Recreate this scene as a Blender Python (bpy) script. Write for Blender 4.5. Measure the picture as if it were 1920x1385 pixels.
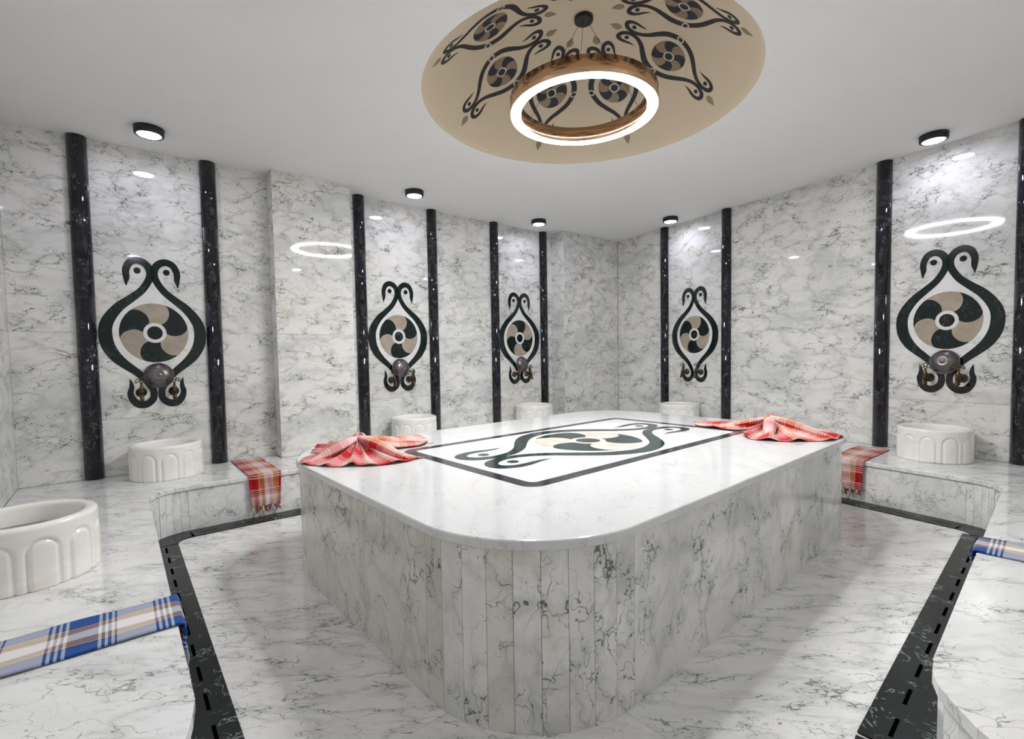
import bpy, bmesh, math, random
from mathutils import Vector, Matrix
random.seed(7)
R = math.radians
pi = math.pi
scn = bpy.context.scene
for o in list(bpy.data.objects): bpy.data.objects.remove(o)
COL = scn.collection

# ------------------------------------------------------------------ camera, light, exposure
H_CAM = 1.05
cam_d = bpy.data.cameras.new('camera'); cam = bpy.data.objects.new('camera', cam_d); COL.objects.link(cam)
PITCH, ROLL = R(2.60884), R(0.959125)
fw = Vector((0, math.cos(PITCH), -math.sin(PITCH))); dn = Vector((0, -math.sin(PITCH), -math.cos(PITCH))); rt = Vector((1, 0, 0))
cx_ = math.cos(ROLL)*rt + math.sin(ROLL)*dn
cy_ = -math.sin(ROLL)*rt + math.cos(ROLL)*dn
mw = Matrix((cx_, -cy_, -fw)).transposed().to_4x4(); mw.translation = (0, 0, H_CAM)
cam.matrix_world = mw
cam_d.sensor_width = 36; cam_d.sensor_fit = 'HORIZONTAL'; cam_d.lens = 908.9/1920*36
cam_d.shift_y = 16.1/1920
cam_d.clip_start = 0.02
scn.camera = cam
RING_E, SPOT_E = 86.0, 34.0
world = bpy.data.worlds.new('world'); scn.world = world; world.use_nodes = True
world.node_tree.nodes['Background'].inputs[0].default_value = (0.8, 0.82, 0.85, 1)
world.node_tree.nodes['Background'].inputs[1].default_value = 0.3
vs = scn.view_settings
scn.cycles.adaptive_threshold = .05; scn.cycles.max_bounces = 8; scn.cycles.glossy_bounces = 3; scn.cycles.diffuse_bounces = 5
scn.cycles.caustics_reflective = False; scn.cycles.caustics_refractive = False
vs.view_transform = 'Standard'; vs.look = 'None'; vs.gamma = 1; vs.use_curve_mapping = False
vs.exposure = 1.02

# ------------------------------------------------------------------ material helpers
def mat(name):
    m = bpy.data.materials.new(name); m.use_nodes = True
    nt = m.node_tree; return m, nt, nt.nodes['Principled BSDF']
def N(nt, t, **k):
    n = nt.nodes.new(t)
    for a, b in k.items():
        if a in ('ins',):
            for i, v in b.items(): n.inputs[i].default_value = v
        else: setattr(n, a, b)
    return n
def math_n(nt, op, a, b=None, c=None):
    n = nt.nodes.new('ShaderNodeMath'); n.operation = op
    for i, v in enumerate((a, b, c)):
        if v is None: continue
        if hasattr(v, 'links'): nt.links.new(v, n.inputs[i])
        else: n.inputs[i].default_value = v
    return n.outputs[0]
def mixc(nt, f, a, b):
    n = nt.nodes.new('ShaderNodeMix'); n.data_type = 'RGBA'
    for i, v in ((0, f), (6, a), (7, b)):
        if hasattr(v, 'links'): nt.links.new(v, n.inputs[i])
        else: n.inputs[i].default_value = v if i == 0 else (*v, 1)
    return n.outputs[2]
def ramp(nt, f, stops, interp='LINEAR'):
    n = nt.nodes.new('ShaderNodeValToRGB'); n.color_ramp.interpolation = interp
    e = n.color_ramp.elements
    while len(e) > 1: e.remove(e[-1])
    e[0].position = stops[0][0]; c = stops[0][1]; e[0].color = (*c, 1) if len(c) == 3 else c
    for p, c in stops[1:]:
        x = e.new(p); x.color = (*c, 1)
    nt.links.new(f, n.inputs[0]); return n.outputs[0]
def coords(nt, scale=(1, 1, 1), rot=(0, 0, 0), rnd=True):
    tc = N(nt, 'ShaderNodeTexCoord'); mp = N(nt, 'ShaderNodeMapping')
    mp.inputs['Scale'].default_value = scale; mp.inputs['Rotation'].default_value = rot
    v = tc.outputs['Object']
    if rnd:
        oi = N(nt, 'ShaderNodeObjectInfo')
        sc = N(nt, 'ShaderNodeVectorMath', operation='SCALE'); cb = N(nt, 'ShaderNodeCombineXYZ')
        nt.links.new(oi.outputs['Random'], cb.inputs[0])
        m2 = math_n(nt, 'MULTIPLY', oi.outputs['Random'], 7.3); nt.links.new(m2, cb.inputs[1])
        m3 = math_n(nt, 'FRACT', math_n(nt, 'MULTIPLY', oi.outputs['Random'], 31.7)); nt.links.new(m3, cb.inputs[2])
        nt.links.new(cb.outputs[0], sc.inputs[0]); sc.inputs['Scale'].default_value = 11.0
        ad = N(nt, 'ShaderNodeVectorMath', operation='ADD'); nt.links.new(v, ad.inputs[0]); nt.links.new(sc.outputs[0], ad.inputs[1]); v = ad.outputs[0]
    nt.links.new(v, mp.inputs[0]); return mp.outputs[0]
def noise(nt, v, s, det=4, rough=.55, dist=0):
    n = N(nt, 'ShaderNodeTexNoise'); n.inputs['Scale'].default_value = s; n.inputs['Detail'].default_value = det
    n.inputs['Roughness'].default_value = rough; n.inputs['Distortion'].default_value = dist
    nt.links.new(v, n.inputs['Vector']); return n.outputs[0]
def smooth(nt, v, a, b):
    n = N(nt, 'ShaderNodeMapRange', interpolation_type='SMOOTHSTEP'); n.inputs[1].default_value = a; n.inputs[2].default_value = b
    nt.links.new(v, n.inputs[0]); return n.outputs[0]
def vein(nt, v, s, width, mlo, mhi, det=5, rough=.6, dist=.6, ms=None):
    n = noise(nt, v, s, det, rough, dist)
    d = math_n(nt, 'ABSOLUTE', math_n(nt, 'SUBTRACT', n, .5))
    line = math_n(nt, 'SUBTRACT', 1.0, smooth(nt, d, 0.0, width))
    sh = N(nt, 'ShaderNodeVectorMath', operation='ADD'); nt.links.new(v, sh.inputs[0]); sh.inputs[1].default_value = (s*3.1, 5.2, 1.7)
    mk = smooth(nt, noise(nt, sh.outputs[0], ms or s*1.3, 3, .55, .3), mlo, mhi)
    return math_n(nt, 'MULTIPLY', line, mk)
def marble(name, base=(.74, .74, .725), dark=(.105, .11, .085), mid=(.34, .35, .32), tint=(.62, .55, .47), tintamt=.5,
           rough=.12, amount=1.0, s=1.0, rot=(.5, .6, .7), stretch=(1, 1, 2.1), cloud=(.60, .61, .60), piece=.12):
    m, nt, b = mat(name)
    v = coords(nt, tuple(x for x in stretch), rot)
    cl = noise(nt, v, 1.4*s, 4, .6, .7)
    c = mixc(nt, math_n(nt, 'MULTIPLY', smooth(nt, cl, .44, .66), .85), base, cloud)
    c = mixc(nt, math_n(nt, 'MULTIPLY', math_n(nt, 'SUBTRACT', 1.0, smooth(nt, cl, .28, .44)), tintamt), c, tint)
    oi = N(nt, 'ShaderNodeObjectInfo'); rr = math_n(nt, 'FRACT', math_n(nt, 'MULTIPLY', oi.outputs['Random'], 17.13)); r2 = math_n(nt, 'FRACT', math_n(nt, 'MULTIPLY', oi.outputs['Random'], 5.71))
    c = mixc(nt, math_n(nt, 'MULTIPLY', smooth(nt, rr, .45, 1.0), piece*.55), c, tint)
    c = mixc(nt, math_n(nt, 'MULTIPLY', smooth(nt, r2, .5, 1.0), piece*.7), c, cloud)
    # shared patchy mask and shared warp
    sh = N(nt, 'ShaderNodeVectorMath', operation='ADD'); nt.links.new(v, sh.inputs[0]); sh.inputs[1].default_value = (s*3.1, 5.2, 1.7)
    mk = noise(nt, sh.outputs[0], 4.6*s, 3, .6, .3)
    nz = N(nt, 'ShaderNodeTexNoise'); nz.inputs['Scale'].default_value = 3.0*s; nz.inputs['Detail'].default_value = 4; nz.inputs['Roughness'].default_value = .58
    nt.links.new(v, nz.inputs['Vector'])
    sc = N(nt, 'ShaderNodeVectorMath', operation='SCALE'); nt.links.new(nz.outputs[1], sc.inputs[0]); sc.inputs['Scale'].default_value = .62/s
    ad = N(nt, 'ShaderNodeVectorMath', operation='ADD'); nt.links.new(v, ad.inputs[0]); nt.links.new(sc.outputs[0], ad.inputs[1])
    def lines(d, width, lo, hi):
        w = math_n(nt, 'MULTIPLY_ADD', smooth(nt, mk, lo, hi), width, 1e-4)
        q = math_n(nt, 'DIVIDE', d, w); q = math_n(nt, 'MINIMUM', q, 1.0); q = math_n(nt, 'SUBTRACT', 1.0, q)
        return math_n(nt, 'MINIMUM', math_n(nt, 'MULTIPLY', q, 1.7), 1.0)
    def vor(k):
        vo = N(nt, 'ShaderNodeTexVoronoi', feature='DISTANCE_TO_EDGE'); vo.inputs['Scale'].default_value = k; nt.links.new(ad.outputs[0], vo.inputs['Vector']); return vo.outputs[0]
    k1 = lines(vor(3.8*s), .028, .34, .80); k2 = lines(vor(8.5*s), .042, .38, .80)
    na = math_n(nt, 'ABSOLUTE', math_n(nt, 'SUBTRACT', nz.outputs[0], .5))
    a1 = lines(na, .009, .36, .78)
    soft = math_n(nt, 'SUBTRACT', 1.0, smooth(nt, na, 0.0, .07))
    md = tuple((x+y)/2 for x, y in zip(dark, mid))
    c = mixc(nt, math_n(nt, 'MULTIPLY', math_n(nt, 'MULTIPLY', soft, mk), .55*amount), c, mid)
    c = mixc(nt, math_n(nt, 'MULTIPLY', k2, .55*amount), c, mid)
    c = mixc(nt, math_n(nt, 'MULTIPLY', k1, .78*amount), c, md)
    c = mixc(nt, math_n(nt, 'MULTIPLY', a1, .80*amount), c, dark)
    nt.links.new(c, b.inputs['Base Color'])
    b.inputs['Roughness'].default_value = rough; b.inputs['Specular IOR Level'].default_value = .5
    return m
def plain(name, col, rough=.5, metal=0, spec=.5, speck=None, ns=6, coat=0):
    m, nt, b = mat(name)
    v = coords(nt)
    n = noise(nt, v, ns, 2)
    c = mixc(nt, smooth(nt, n, .3, .7), col, tuple(x*.82 for x in col))
    if speck:
        f = vein(nt, v, speck[1], .02, .5, .62, 4, .7, 1.0)
        c = mixc(nt, math_n(nt, 'MULTIPLY', f, speck[2]), c, speck[0])
    nt.links.new(c, b.inputs['Base Color']); b.inputs['Roughness'].default_value = rough
    b.inputs['Metallic'].default_value = metal; b.inputs['Specular IOR Level'].default_value = spec
    b.inputs['Coat Weight'].default_value = coat
    return m
def emit(name, col, strength):
    m, nt, b = mat(name)
    b.inputs['Base Color'].default_value = (*col, 1)
    b.inputs['Emission Color'].default_value = (*col, 1); b.inputs['Emission Strength'].default_value = strength
    return m
M = {}
M['wall'] = marble('veined_wall_marble', base=(.79, .787, .76), rough=.04, s=1.15, amount=1.15, tint=(.68, .62, .53), rot=(.78, .4, .7), stretch=(1, 1, 1.8))
M['floor'] = marble('veined_floor_marble', base=(.80, .797, .78), rough=.11, s=1.0, stretch=(1, 2.6, 1), rot=(0, 0, 0.05), tint=(.66, .60, .55), tintamt=.4, cloud=(.68, .68, .67))
M['bench'] = marble('veined_bench_marble', base=(.80, .80, .785), rough=.09, s=1.0, stretch=(1, 2.2, 1.6), rot=(0, 0, .1), amount=.85, tint=(.70, .66, .60), tintamt=.4, cloud=(.68, .685, .68))
M['side'] = marble('veined_platform_marble', piece=.75, base=(.79, .78, .75), rough=.13, s=1.15, stretch=(1.3, 1.3, 1), tint=(.62, .54, .44), tintamt=.7, cloud=(.58, .58, .56), amount=1.15)
M['top'] = marble('pale_platform_marble', base=(.69, .69, .688), rough=.10, s=1.3, stretch=(1.8, 1, 1), rot=(0, 0, .4), tint=(.66, .63, .59), tintamt=.35, cloud=(.65, .655, .66), amount=.5, dark=(.3, .31, .29), mid=(.55, .56, .55))
M['white'] = marble('plain_white_marble', base=(.75, .752, .755), rough=.10, amount=.12, tintamt=.1, cloud=(.72, .725, .725))
M['field'] = marble('pale_inlay_marble', base=(.80, .80, .79), rough=.05, amount=.35, tintamt=.2, cloud=(.74, .745, .74))
M['basin'] = marble('creamy_basin_marble', base=(.88, .87, .825), rough=.18, amount=.10, tint=(.72, .60, .50), tintamt=.35, cloud=(.80, .80, .76), s=1.6, dark=(.5, .4, .3), mid=(.62, .52, .43))
M['beige'] = plain('beige_marble', (.42, .355, .28), .15, ns=14, speck=((.30, .22, .16), 14, .6))
M['beige_pale'] = plain('cream_marble', (.70, .64, .55), .13, ns=14, speck=((.55, .46, .38), 14, .4))
M['green'] = plain('dark_green_marble', (.004, .011, .011), .10, ns=9, speck=((.05, .10, .09), 9, .7))
M['black'] = plain('black_marble', (.006, .006, .008), .10, ns=9, speck=((.2, .2, .2), 7, .5))
M['navy'] = plain('black_column_marble', (.007, .008, .014), .07, ns=10, speck=((.22, .23, .27), 15, .8))
M['strip'] = plain('charcoal_marble_strip', (.036, .037, .045), .13, ns=5, speck=((.30, .31, .34), 8, .45))
M['greenstrip'] = plain('green_platform_marble', (.020, .040, .038), .13, ns=7, speck=((.08, .13, .12), 8, .7))
M['drain'] = plain('dark_green_drain_marble', (.009, .013, .012), .26, ns=5, spec=.3, speck=((.26, .30, .29), 9, .7))
M['hole'] = plain('slot_shade_black', (.002, .002, .002), .9, spec=0)  # black colour stands in for the shade inside the drain slots
M['grout'] = plain('grey_grout', (.45, .44, .42), .8)
M['bronze'] = plain('aged_bronze', (.10, .072, .042), .36, metal=.9, ns=40)
M['tin'] = plain('dull_tinned_copper', (.19, .172, .175), .34, metal=.85, ns=20)
M['copper'] = plain('polished_copper_band', (.80, .52, .33), .16, metal=1, ns=3)
M['lamp_black'] = plain('matt_black_lamp_metal', (.010, .010, .016), .45)
M['painted_black'] = plain('dark_aubergine_paint', (.022, .017, .022), .6, ns=4)
M['painted_blue'] = plain('dark_navy_paint', (.016, .019, .032), .6, ns=4)
M['painted_tan'] = plain('tan_paint', (.30, .225, .14), .6, ns=4)
M['painted_cream'] = plain('cream_paint', (.72, .66, .55), .6, ns=4)
def plaster(name, col, bump=.25):
    m, nt, b = mat(name)
    v = coords(nt, rnd=False)
    n1 = noise(nt, v, 3, 5, .6, .4)
    c = mixc(nt, n1, col, tuple(x*.94 for x in col)); nt.links.new(c, b.inputs['Base Color'])
    b.inputs['Roughness'].default_value = .75
    sv = N(nt, 'ShaderNodeMapping'); sv.inputs['Scale'].default_value = (1, 3.2, 1); sv.inputs['Rotation'].default_value = (0, 0, .5); nt.links.new(v, sv.inputs[0])
    n2 = noise(nt, sv.outputs[0], 28, 5, .65, .6)
    bp = N(nt, 'ShaderNodeBump'); bp.inputs['Strength'].default_value = bump; bp.inputs['Distance'].default_value = .004
    nt.links.new(n2, bp.inputs['Height']); nt.links.new(bp.outputs[0], b.inputs['Normal'])
    return m
M['ceil'] = plaster('white_trowelled_plaster', (.86, .86, .845), .5)
M['dome'] = plaster('beige_dome_paint', (.68, .575, .42), .06)
M['ring_light'] = emit('ring_lamp_diffuser', (1.0, 1.0, 1.0), RING_E)
M['spot_light'] = emit('spot_lamp_diffuser', (.82, .82, 1.0), SPOT_E)
m, nt, b = mat('basin_water'); nt.nodes.remove(b)
tr = N(nt, 'ShaderNodeBsdfTransparent'); tr.inputs[0].default_value = (.90, .96, .92, 1); gl = N(nt, 'ShaderNodeBsdfGlossy'); gl.inputs['Roughness'].default_value = .02
fr = N(nt, 'ShaderNodeFresnel'); fr.inputs[0].default_value = 1.33; mx = N(nt, 'ShaderNodeMixShader')
nt.links.new(fr.outputs[0], mx.inputs[0]); nt.links.new(tr.outputs[0], mx.inputs[1]); nt.links.new(gl.outputs[0], mx.inputs[2]); nt.links.new(mx.outputs[0], nt.nodes['Material Output'].inputs[0]); M['water'] = m

def plaid(name, deep, stripe_a, stripe_b, white=(.78, .76, .74), pu=.24, pv=.30):
    """woven cloth: warp colour chosen by U (across), weft colour by V (along); both in metres on the UV map"""
    m, nt, b = mat(name)
    uv = N(nt, 'ShaderNodeUVMap'); sp = N(nt, 'ShaderNodeSeparateXYZ'); nt.links.new(uv.outputs[0], sp.inputs[0])
    U = math_n(nt, 'FRACT', math_n(nt, 'DIVIDE', sp.outputs[0], pu)); V = math_n(nt, 'FRACT', math_n(nt, 'DIVIDE', sp.outputs[1], pv))
    d, a, t, w = deep, stripe_a, stripe_b, white
    warp = ramp(nt, U, [(0, d), (.22, a), (.245, t), (.27, a), (.29, t), (.31, a), (.33, t), (.35, a), (.37, t), (.40, w), (.60, t), (.63, a), (.65, t), (.67, a), (.69, t), (.71, a), (.73, t), (.755, a), (.78, d)], 'CONSTANT')
    weft = ramp(nt, V, [(0, w), (.34, d), (.37, w), (.40, d), (.43, w), (.46, d), (.49, w), (.52, d), (.80, w), (.83, d), (.86, w), (.89, d), (.92, w), (.95, d), (.97, w)], 'CONSTANT')
    c = mixc(nt, .45, warp, weft)
    nt.links.new(c, b.inputs['Base Color']); b.inputs['Roughness'].default_value = .85; b.inputs['Specular IOR Level'].default_value = .15
    b.inputs['Sheen Weight'].default_value = .15
    vv = N(nt, 'ShaderNodeTexCoord'); n = noise(nt, vv.outputs['Object'], 260, 2)
    bp = N(nt, 'ShaderNodeBump'); bp.inputs['Strength'].default_value = .25; bp.inputs['Distance'].default_value = .001
    nt.links.new(n, bp.inputs['Height']); nt.links.new(bp.outputs[0], b.inputs['Normal'])
    return m
M['blue_cloth'] = plaid('blue_plaid_cotton', (.006, .062, .26), (.03, .015, .01), (.62, .38, .13), white=(.72, .71, .70), pu=.22, pv=.235)
M['red_cloth'] = plaid('red_plaid_cotton', (.34, .004, .010), (.30, .05, .015), (.58, .40, .17), white=(.62, .50, .50), pu=.24, pv=.26)
M['red_bow'] = plaid('light_red_plaid_cotton', (.44, .008, .016), (.30, .06, .03), (.72, .58, .34), white=(.70, .46, .46), pu=.20, pv=.21)
M['red_thread'] = plain('red_fringe_thread', (.30, .010, .012), .9)
M['blue_thread'] = plain('blue_fringe_thread', (.010, .035, .20), .9)
M['cream_thread'] = plain('cream_fringe_thread', (.62, .52, .38), .9)

# ------------------------------------------------------------------ object helpers
def link(o, parent=None):
    COL.objects.link(o)
    if parent is not None: o.parent = parent
    return o
def mesh_obj(name, verts, faces, m, parent=None, smooth_=False, uvs=None):
    me = bpy.data.meshes.new(name); me.from_pydata([tuple(v) for v in verts], [], faces)
    if m is not None: me.materials.append(m)
    if smooth_: me.polygons.foreach_set('use_smooth', [True]*len(me.polygons))
    if uvs:
        l = me.uv_layers.new(name='UVMap')
        for lp in me.loops: l.data[lp.index].uv = uvs[lp.vertex_index]
    me.update()
    return link(bpy.data.objects.new(name, me), parent)
def tag(o, label, cat, group=None, kind=None):
    o['label'] = label
    if cat: o['category'] = cat
    if group: o['group'] = group
    if kind: o['kind'] = kind
    return o
def thing(name, label, cat, loc=(0, 0, 0), rz=0, group=None):
    o = bpy.data.objects.new(name, None); link(o); o.location = loc; o.rotation_euler = (0, 0, rz); o.empty_display_size = .05
    return tag(o, label, cat, group)
def struct(o): o['kind'] = 'structure'; return o
def copy_tree(o, parent=None):
    c = o.copy(); COL.objects.link(c); c.parent = parent
    for ch in list(o.children): copy_tree(ch, c)
    return c
def bevel(o, w, seg=2, ang=30):
    md = o.modifiers.new('bevel', 'BEVEL'); md.width = w; md.segments = seg; md.limit_method = 'ANGLE'; md.angle_limit = R(ang); return o
def prism(poly, z0, z1):
    n = len(poly); v = [(x, y, z0) for x, y in poly]+[(x, y, z1) for x, y in poly]
    a = sum(poly[i][0]*poly[(i+1) % n][1]-poly[(i+1) % n][0]*poly[i][1] for i in range(n))
    if a < 0: v = [(x, y, z0) for x, y in poly[::-1]]+[(x, y, z1) for x, y in poly[::-1]]
    f = [tuple(range(n))[::-1], tuple(range(n, 2*n))]+[(i, (i+1) % n, n+(i+1) % n, n+i) for i in range(n)]
    return v, f
def prism_obj(name, poly, z0, z1, m, parent=None, bv=0):
    v, f = prism(poly, z0, z1); o = mesh_obj(name, v, f, m, parent)
    if bv: bevel(o, bv)
    return o
def lathe(prof, seg=48, closed=False):
    v = []; f = []; n = len(prof)
    for i in range(seg):
        a = 2*pi*i/seg
        for r, z in prof: v.append((r*math.cos(a), r*math.sin(a), z))
    for i in range(seg):
        j = (i+1) % seg
        for k in range(n-1): f.append((i*n+k, j*n+k, j*n+k+1, i*n+k+1))
        if closed: f.append((i*n+n-1, j*n+n-1, j*n, i*n))
    return v, f
def xf(v, mtx): return [tuple(mtx @ Vector(p)) for p in v]
def tube(pts, rad, seg=8):
    pts = [Vector(p) for p in pts]; v = []; f = []
    if not hasattr(rad, '__len__'): rad = [rad]*len(pts)
    for i, p in enumerate(pts):
        t = (pts[min(i+1, len(pts)-1)]-pts[max(i-1, 0)]).normalized()
        u = t.cross(Vector((0, 0, 1)) if abs(t.z) < .9 else Vector((1, 0, 0))).normalized(); w = t.cross(u)
        for k in range(seg):
            a = 2*pi*k/seg; v.append(tuple(p+(u*math.cos(a)+w*math.sin(a))*rad[i]))
    for i in range(len(pts)-1):
        for k in range(seg): f.append((i*seg+k, i*seg+(k+1) % seg, (i+1)*seg+(k+1) % seg, (i+1)*seg+k))
    f.append(tuple(range(seg))[::-1]); f.append(tuple(range((len(pts)-1)*seg, len(pts)*seg)))
    return v, f
def join(parts):
    V = []; F = []
    for v, f in parts:
        o = len(V); V += list(v); F += [tuple(i+o for i in q) for q in f]
    return V, F

# plan frames: left wall A runs along dA (s) with inward normal nA (n); right wall B runs along dB with inward normal nB
dA = Vector((.77605, .63068)); nA = Vector((.63068, -.77605))
dB = Vector((.51354, -.85806)); nB = Vector((-.85806, -.51354))
def PA(s, n): return tuple(dA*s+nA*n)
def PB(t, n): return tuple(dB*t+nB*n)
KP = .966                          # platform scale
ZB, ZT, ZC = .287, .5525, 2.5      # bench top, platform top, ceiling
A1, A2, AP, BW = -4.20, -4.26, -4.05, -4.46
SC = -.505                         # wall C at s = SC
ND = .435                          # wall D at n = ND
cAB = (1.395, 6.353); cBD = (3.72, 2.466); cAC = PA(SC, A1); cCD = PA(SC, ND)

# ------------------------------------------------------------------ floor and ceiling
outer = [PA(SC-.3, A2-.4), (1.3, 6.95), (4.3, 2.55), PA(SC-.3, ND+.35)]
fl = struct(prism_obj('floor', outer, -.12, -.02, M['grout']))
def clip(poly, p, n, keep=1):
    """half-plane clip of a convex polygon: keep (q-p).n*keep>=0"""
    out = []
    for i in range(len(poly)):
        a = Vector(poly[i]); b_ = Vector(poly[(i+1) % len(poly)])
        da = (a-Vector(p)).dot(n)*keep; db = (b_-Vector(p)).dot(n)*keep
        if da >= 0: out.append(tuple(a))
        if da*db < 0: out.append(tuple(a+(b_-a)*(da/(da-db))))
    return out
dU = Vector((.755, .656)); dV = Vector((-.656, .755))
fpoly = [PA(.12, -3.62), (1.06, 5.8), (3.0, 2.72), PA(1.35, ND-.05), PA(SC, ND-.05), PA(SC, -1.3), PA(.12, -1.3)]
room = [PA(SC, A2), (1.37, 6.40), cBD, cCD]
# slabs laid between the joints that show round the platform
cuts_u = [1.143, 2.62]; cuts_v = [1.185, 2.45]
us = [-9]+cuts_u+[9]; vs_ = [-9]+cuts_v+[9]
for i in range(len(us)-1):
    for j in range(len(vs_)-1):
        g = .0006
        q = clip(room, dU*(us[i]+g), dU); q = clip(q, dU*(us[i+1]-g), dU, -1) if q else q
        q = clip(q, dV*(vs_[j]+g), dV) if q else q; q = clip(q, dV*(vs_[j+1]-g), dV, -1) if q else q
        if len(q) > 2: prism_obj('floor_slab', q, -.02, 0, M['floor'], fl)

DC = Vector((.44, 2.835)); DR = .916; DH = .46
def outer_hit(a):
    d = Vector((math.cos(a), math.sin(a))); best = 1e9
    for i in range(4):
        p = Vector(outer[i]); q = Vector(outer[(i+1) % 4]); e = q-p; den = d.x*e.y-d.y*e.x
        if abs(den) < 1e-9: continue
        w = p-DC; t = (w.x*e.y-w.y*e.x)/den; u = (w.x*d.y-w.y*d.x)/den
        if t > 0 and -1e-6 <= u <= 1+1e-6: best = min(best, t)
    return DC+d*best
angs = sorted([2*pi*i/128-pi for i in range(128)]+[math.atan2(p[1]-DC.y, p[0]-DC.x) for p in outer])
v = []; f = []
for a in angs:
    o_ = outer_hit(a); i_ = DC+Vector((math.cos(a), math.sin(a)))*DR
    v += [(i_.x, i_.y, ZC), (o_.x, o_.y, ZC), (i_.x, i_.y, ZC+.02), (o_.x, o_.y, ZC+.08)]
n = len(angs)
for i in range(n):
    j = (i+1) % n
    f += [(4*i, 4*i+1, 4*j+1, 4*j), (4*i+2, 4*j+2, 4*j+3, 4*i+3), (4*i, 4*j, 4*j+2, 4*i+2), (4*i+1, 4*i+3, 4*j+3, 4*j+1)]
ceil = struct(mesh_obj('ceiling', v, f, M['ceil']))
RS = (DR*DR+DH*DH)/(2*DH); SCZ = ZC+DH-RS; PMAX = math.asin(DR/RS)
prof = [(RS*math.sin(PMAX*k/40), SCZ+RS*math.cos(PMAX*k/40)) for k in range(41)]
prof += [((RS+.03)*math.sin(PMAX*k/40), SCZ+(RS+.03)*math.cos(PMAX*k/40)) for k in range(40, -1, -4)]
v, f = lathe(prof, 96)
mesh_obj('dome', [(x+DC.x, y+DC.y, z) for x, y, z in v], f, M['dome'], ceil, True)

# ------------------------------------------------------------------ motif pieces (swan scrolls, petals ...)
def sheet(grid, mp, t, h0=0.0):
    """thickened quad grid of 2-D points carried onto a surface by mp(x, y, h)"""
    a, b_ = len(grid), len(grid[0]); V = [tuple(mp(x, y, h0+t)) for r in grid for x, y in r]+[tuple(mp(x, y, h0)) for r in grid for x, y in r]
    o = a*b_; F = []
    for i in range(a-1):
        for j in range(b_-1): F.append((i*b_+j, (i+1)*b_+j, (i+1)*b_+j+1, i*b_+j+1))
    rim = [i*b_ for i in range(a)]+[(a-1)*b_+j for j in range(1, b_)]+[i*b_+b_-1 for i in range(a-2, -1, -1)]+[j for j in range(b_-2, 0, -1)]
    for k in range(len(rim)):
        p, q = rim[k], rim[(k+1) % len(rim)]; F.append((p, p+o, q+o, q))
    return V, F
def fix_normals(o):
    bm = bmesh.new(); bm.from_mesh(o.data); bmesh.ops.remove_doubles(bm, verts=bm.verts, dist=1e-6)
    bmesh.ops.recalc_face_normals(bm, faces=bm.faces); bm.to_mesh(o.data); bm.free(); return o
def catmull(P, k=5):
    out = []
    for i in range(len(P)-1):
        p0, p1, p2, p3 = P[max(i-1, 0)], P[i], P[i+1], P[min(i+2, len(P)-1)]
        for s in range(k):
            t = s/k
            out.append(tuple(.5*((2*b1)+(-a1+c1)*t+(2*a1-5*b1+4*c1-d1)*t*t+(-a1+3*b1-3*c1+d1)*t**3) for a1, b1, c1, d1 in zip(p0, p1, p2, p3)))
    out.append(tuple(P[-1])); return out
def ribbon(P, sx=1, sy=1, mirror=False, k=5):
    Q = catmull([(x*sx*(-1 if mirror else 1), y*sy, w*abs(sy)) for x, y, w in P], k); g = []
    for i, (x, y, w) in enumerate(Q):
        a = Q[max(i-1, 0)]; b_ = Q[min(i+1, len(Q)-1)]; tx, ty = b_[0]-a[0], b_[1]-a[1]; l = math.hypot(tx, ty) or 1
        nx, ny = -ty/l, tx/l; w = max(w, .0006)
        g.append([(x+nx*w/2, y+ny*w/2), (x, y), (x-nx*w/2, y-ny*w/2)])
    return g
def annulus(cx, cy, r0, r1, n=36):
    return [[(cx+r*math.cos(2*pi*i/n), cy+r*math.sin(2*pi*i/n)) for r in (r0, (r0+r1)/2, r1)] for i in range(n+1)]
def petals(nb, r0, r1, rot0, amp=.20, sgn=-1):
    """nb comma-shaped blades; each blade is bounded by two equally bowed lines from hub to rim"""
    out = []; st = 2*pi/nb; K = 18
    def line(phi, t):
        r = r0+(r1-r0)*t; off = amp*2.0*(r1-r0)*.5*math.sqrt(max(0, 1-(2*t-1)**2))*sgn
        c, s = math.cos(phi), math.sin(phi); x, y = r*c-off*s, r*s+off*c
        l = math.hypot(x, y); k = min(1.0, r1/l); return math.atan2(y, x), l*k
    for b_ in range(nb):
        p0 = rot0+b_*st; g = []
        for i in range(K+1):
            t = (1-math.cos(pi*i/K))/2; a0, l0 = line(p0, t); row = []
            for j in range(7):
                w = j/6; a = a0+st*w; row.append((l0*math.cos(a), l0*math.sin(a)))
            g.append(row)
        out.append(g)
    return out
WALL_STRAND = [(.152, .318, 0), (.153, .345, .018), (.150, .378, .036), (.151, .43, .042), (.129, .48, .046), (.089, .50, .048), (.047, .488, .048), (.018, .452, .048), (.012, .405, .046), (.028, .354, .046), (.07, .290, .047), (.134, .232, .052), (.196, .179, .060), (.248, .113, .068), (.278, .046, .075), (.283, -.022, .078), (.270, -.093, .077), (.233, -.163, .070), (.182, -.218, .058), (.127, -.266, .050), (.082, -.311, .046), (.046, -.362, .043), (.024, -.412, .042), (.030, -.465, .045), (.070, -.500, .050), (.115, -.498, .050), (.148, -.464, .043), (.160, -.419, .036), (.152, -.380, .030), (.154, -.345, .018), (.162, -.315, 0)]
def half(xs): return xs+[(-x, y, w) for x, y, w in xs[::-1][1:]]
TAB_STRAND = half([(-.515, .198, 0), (-.60, .195, .030), (-.68, .207, .044), (-.755, .202, .052), (-.812, .165, .064), (-.822, .112, .068), (-.785, .060, .066), (-.715, .032, .058), (-.640, .030, .056), (-.545, .055, .060), (-.44, .125, .066), (-.34, .225, .076), (-.22, .330, .084), (-.10, .385, .088), (0, .402, .090)])
def rep(k, xs): return xs

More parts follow.
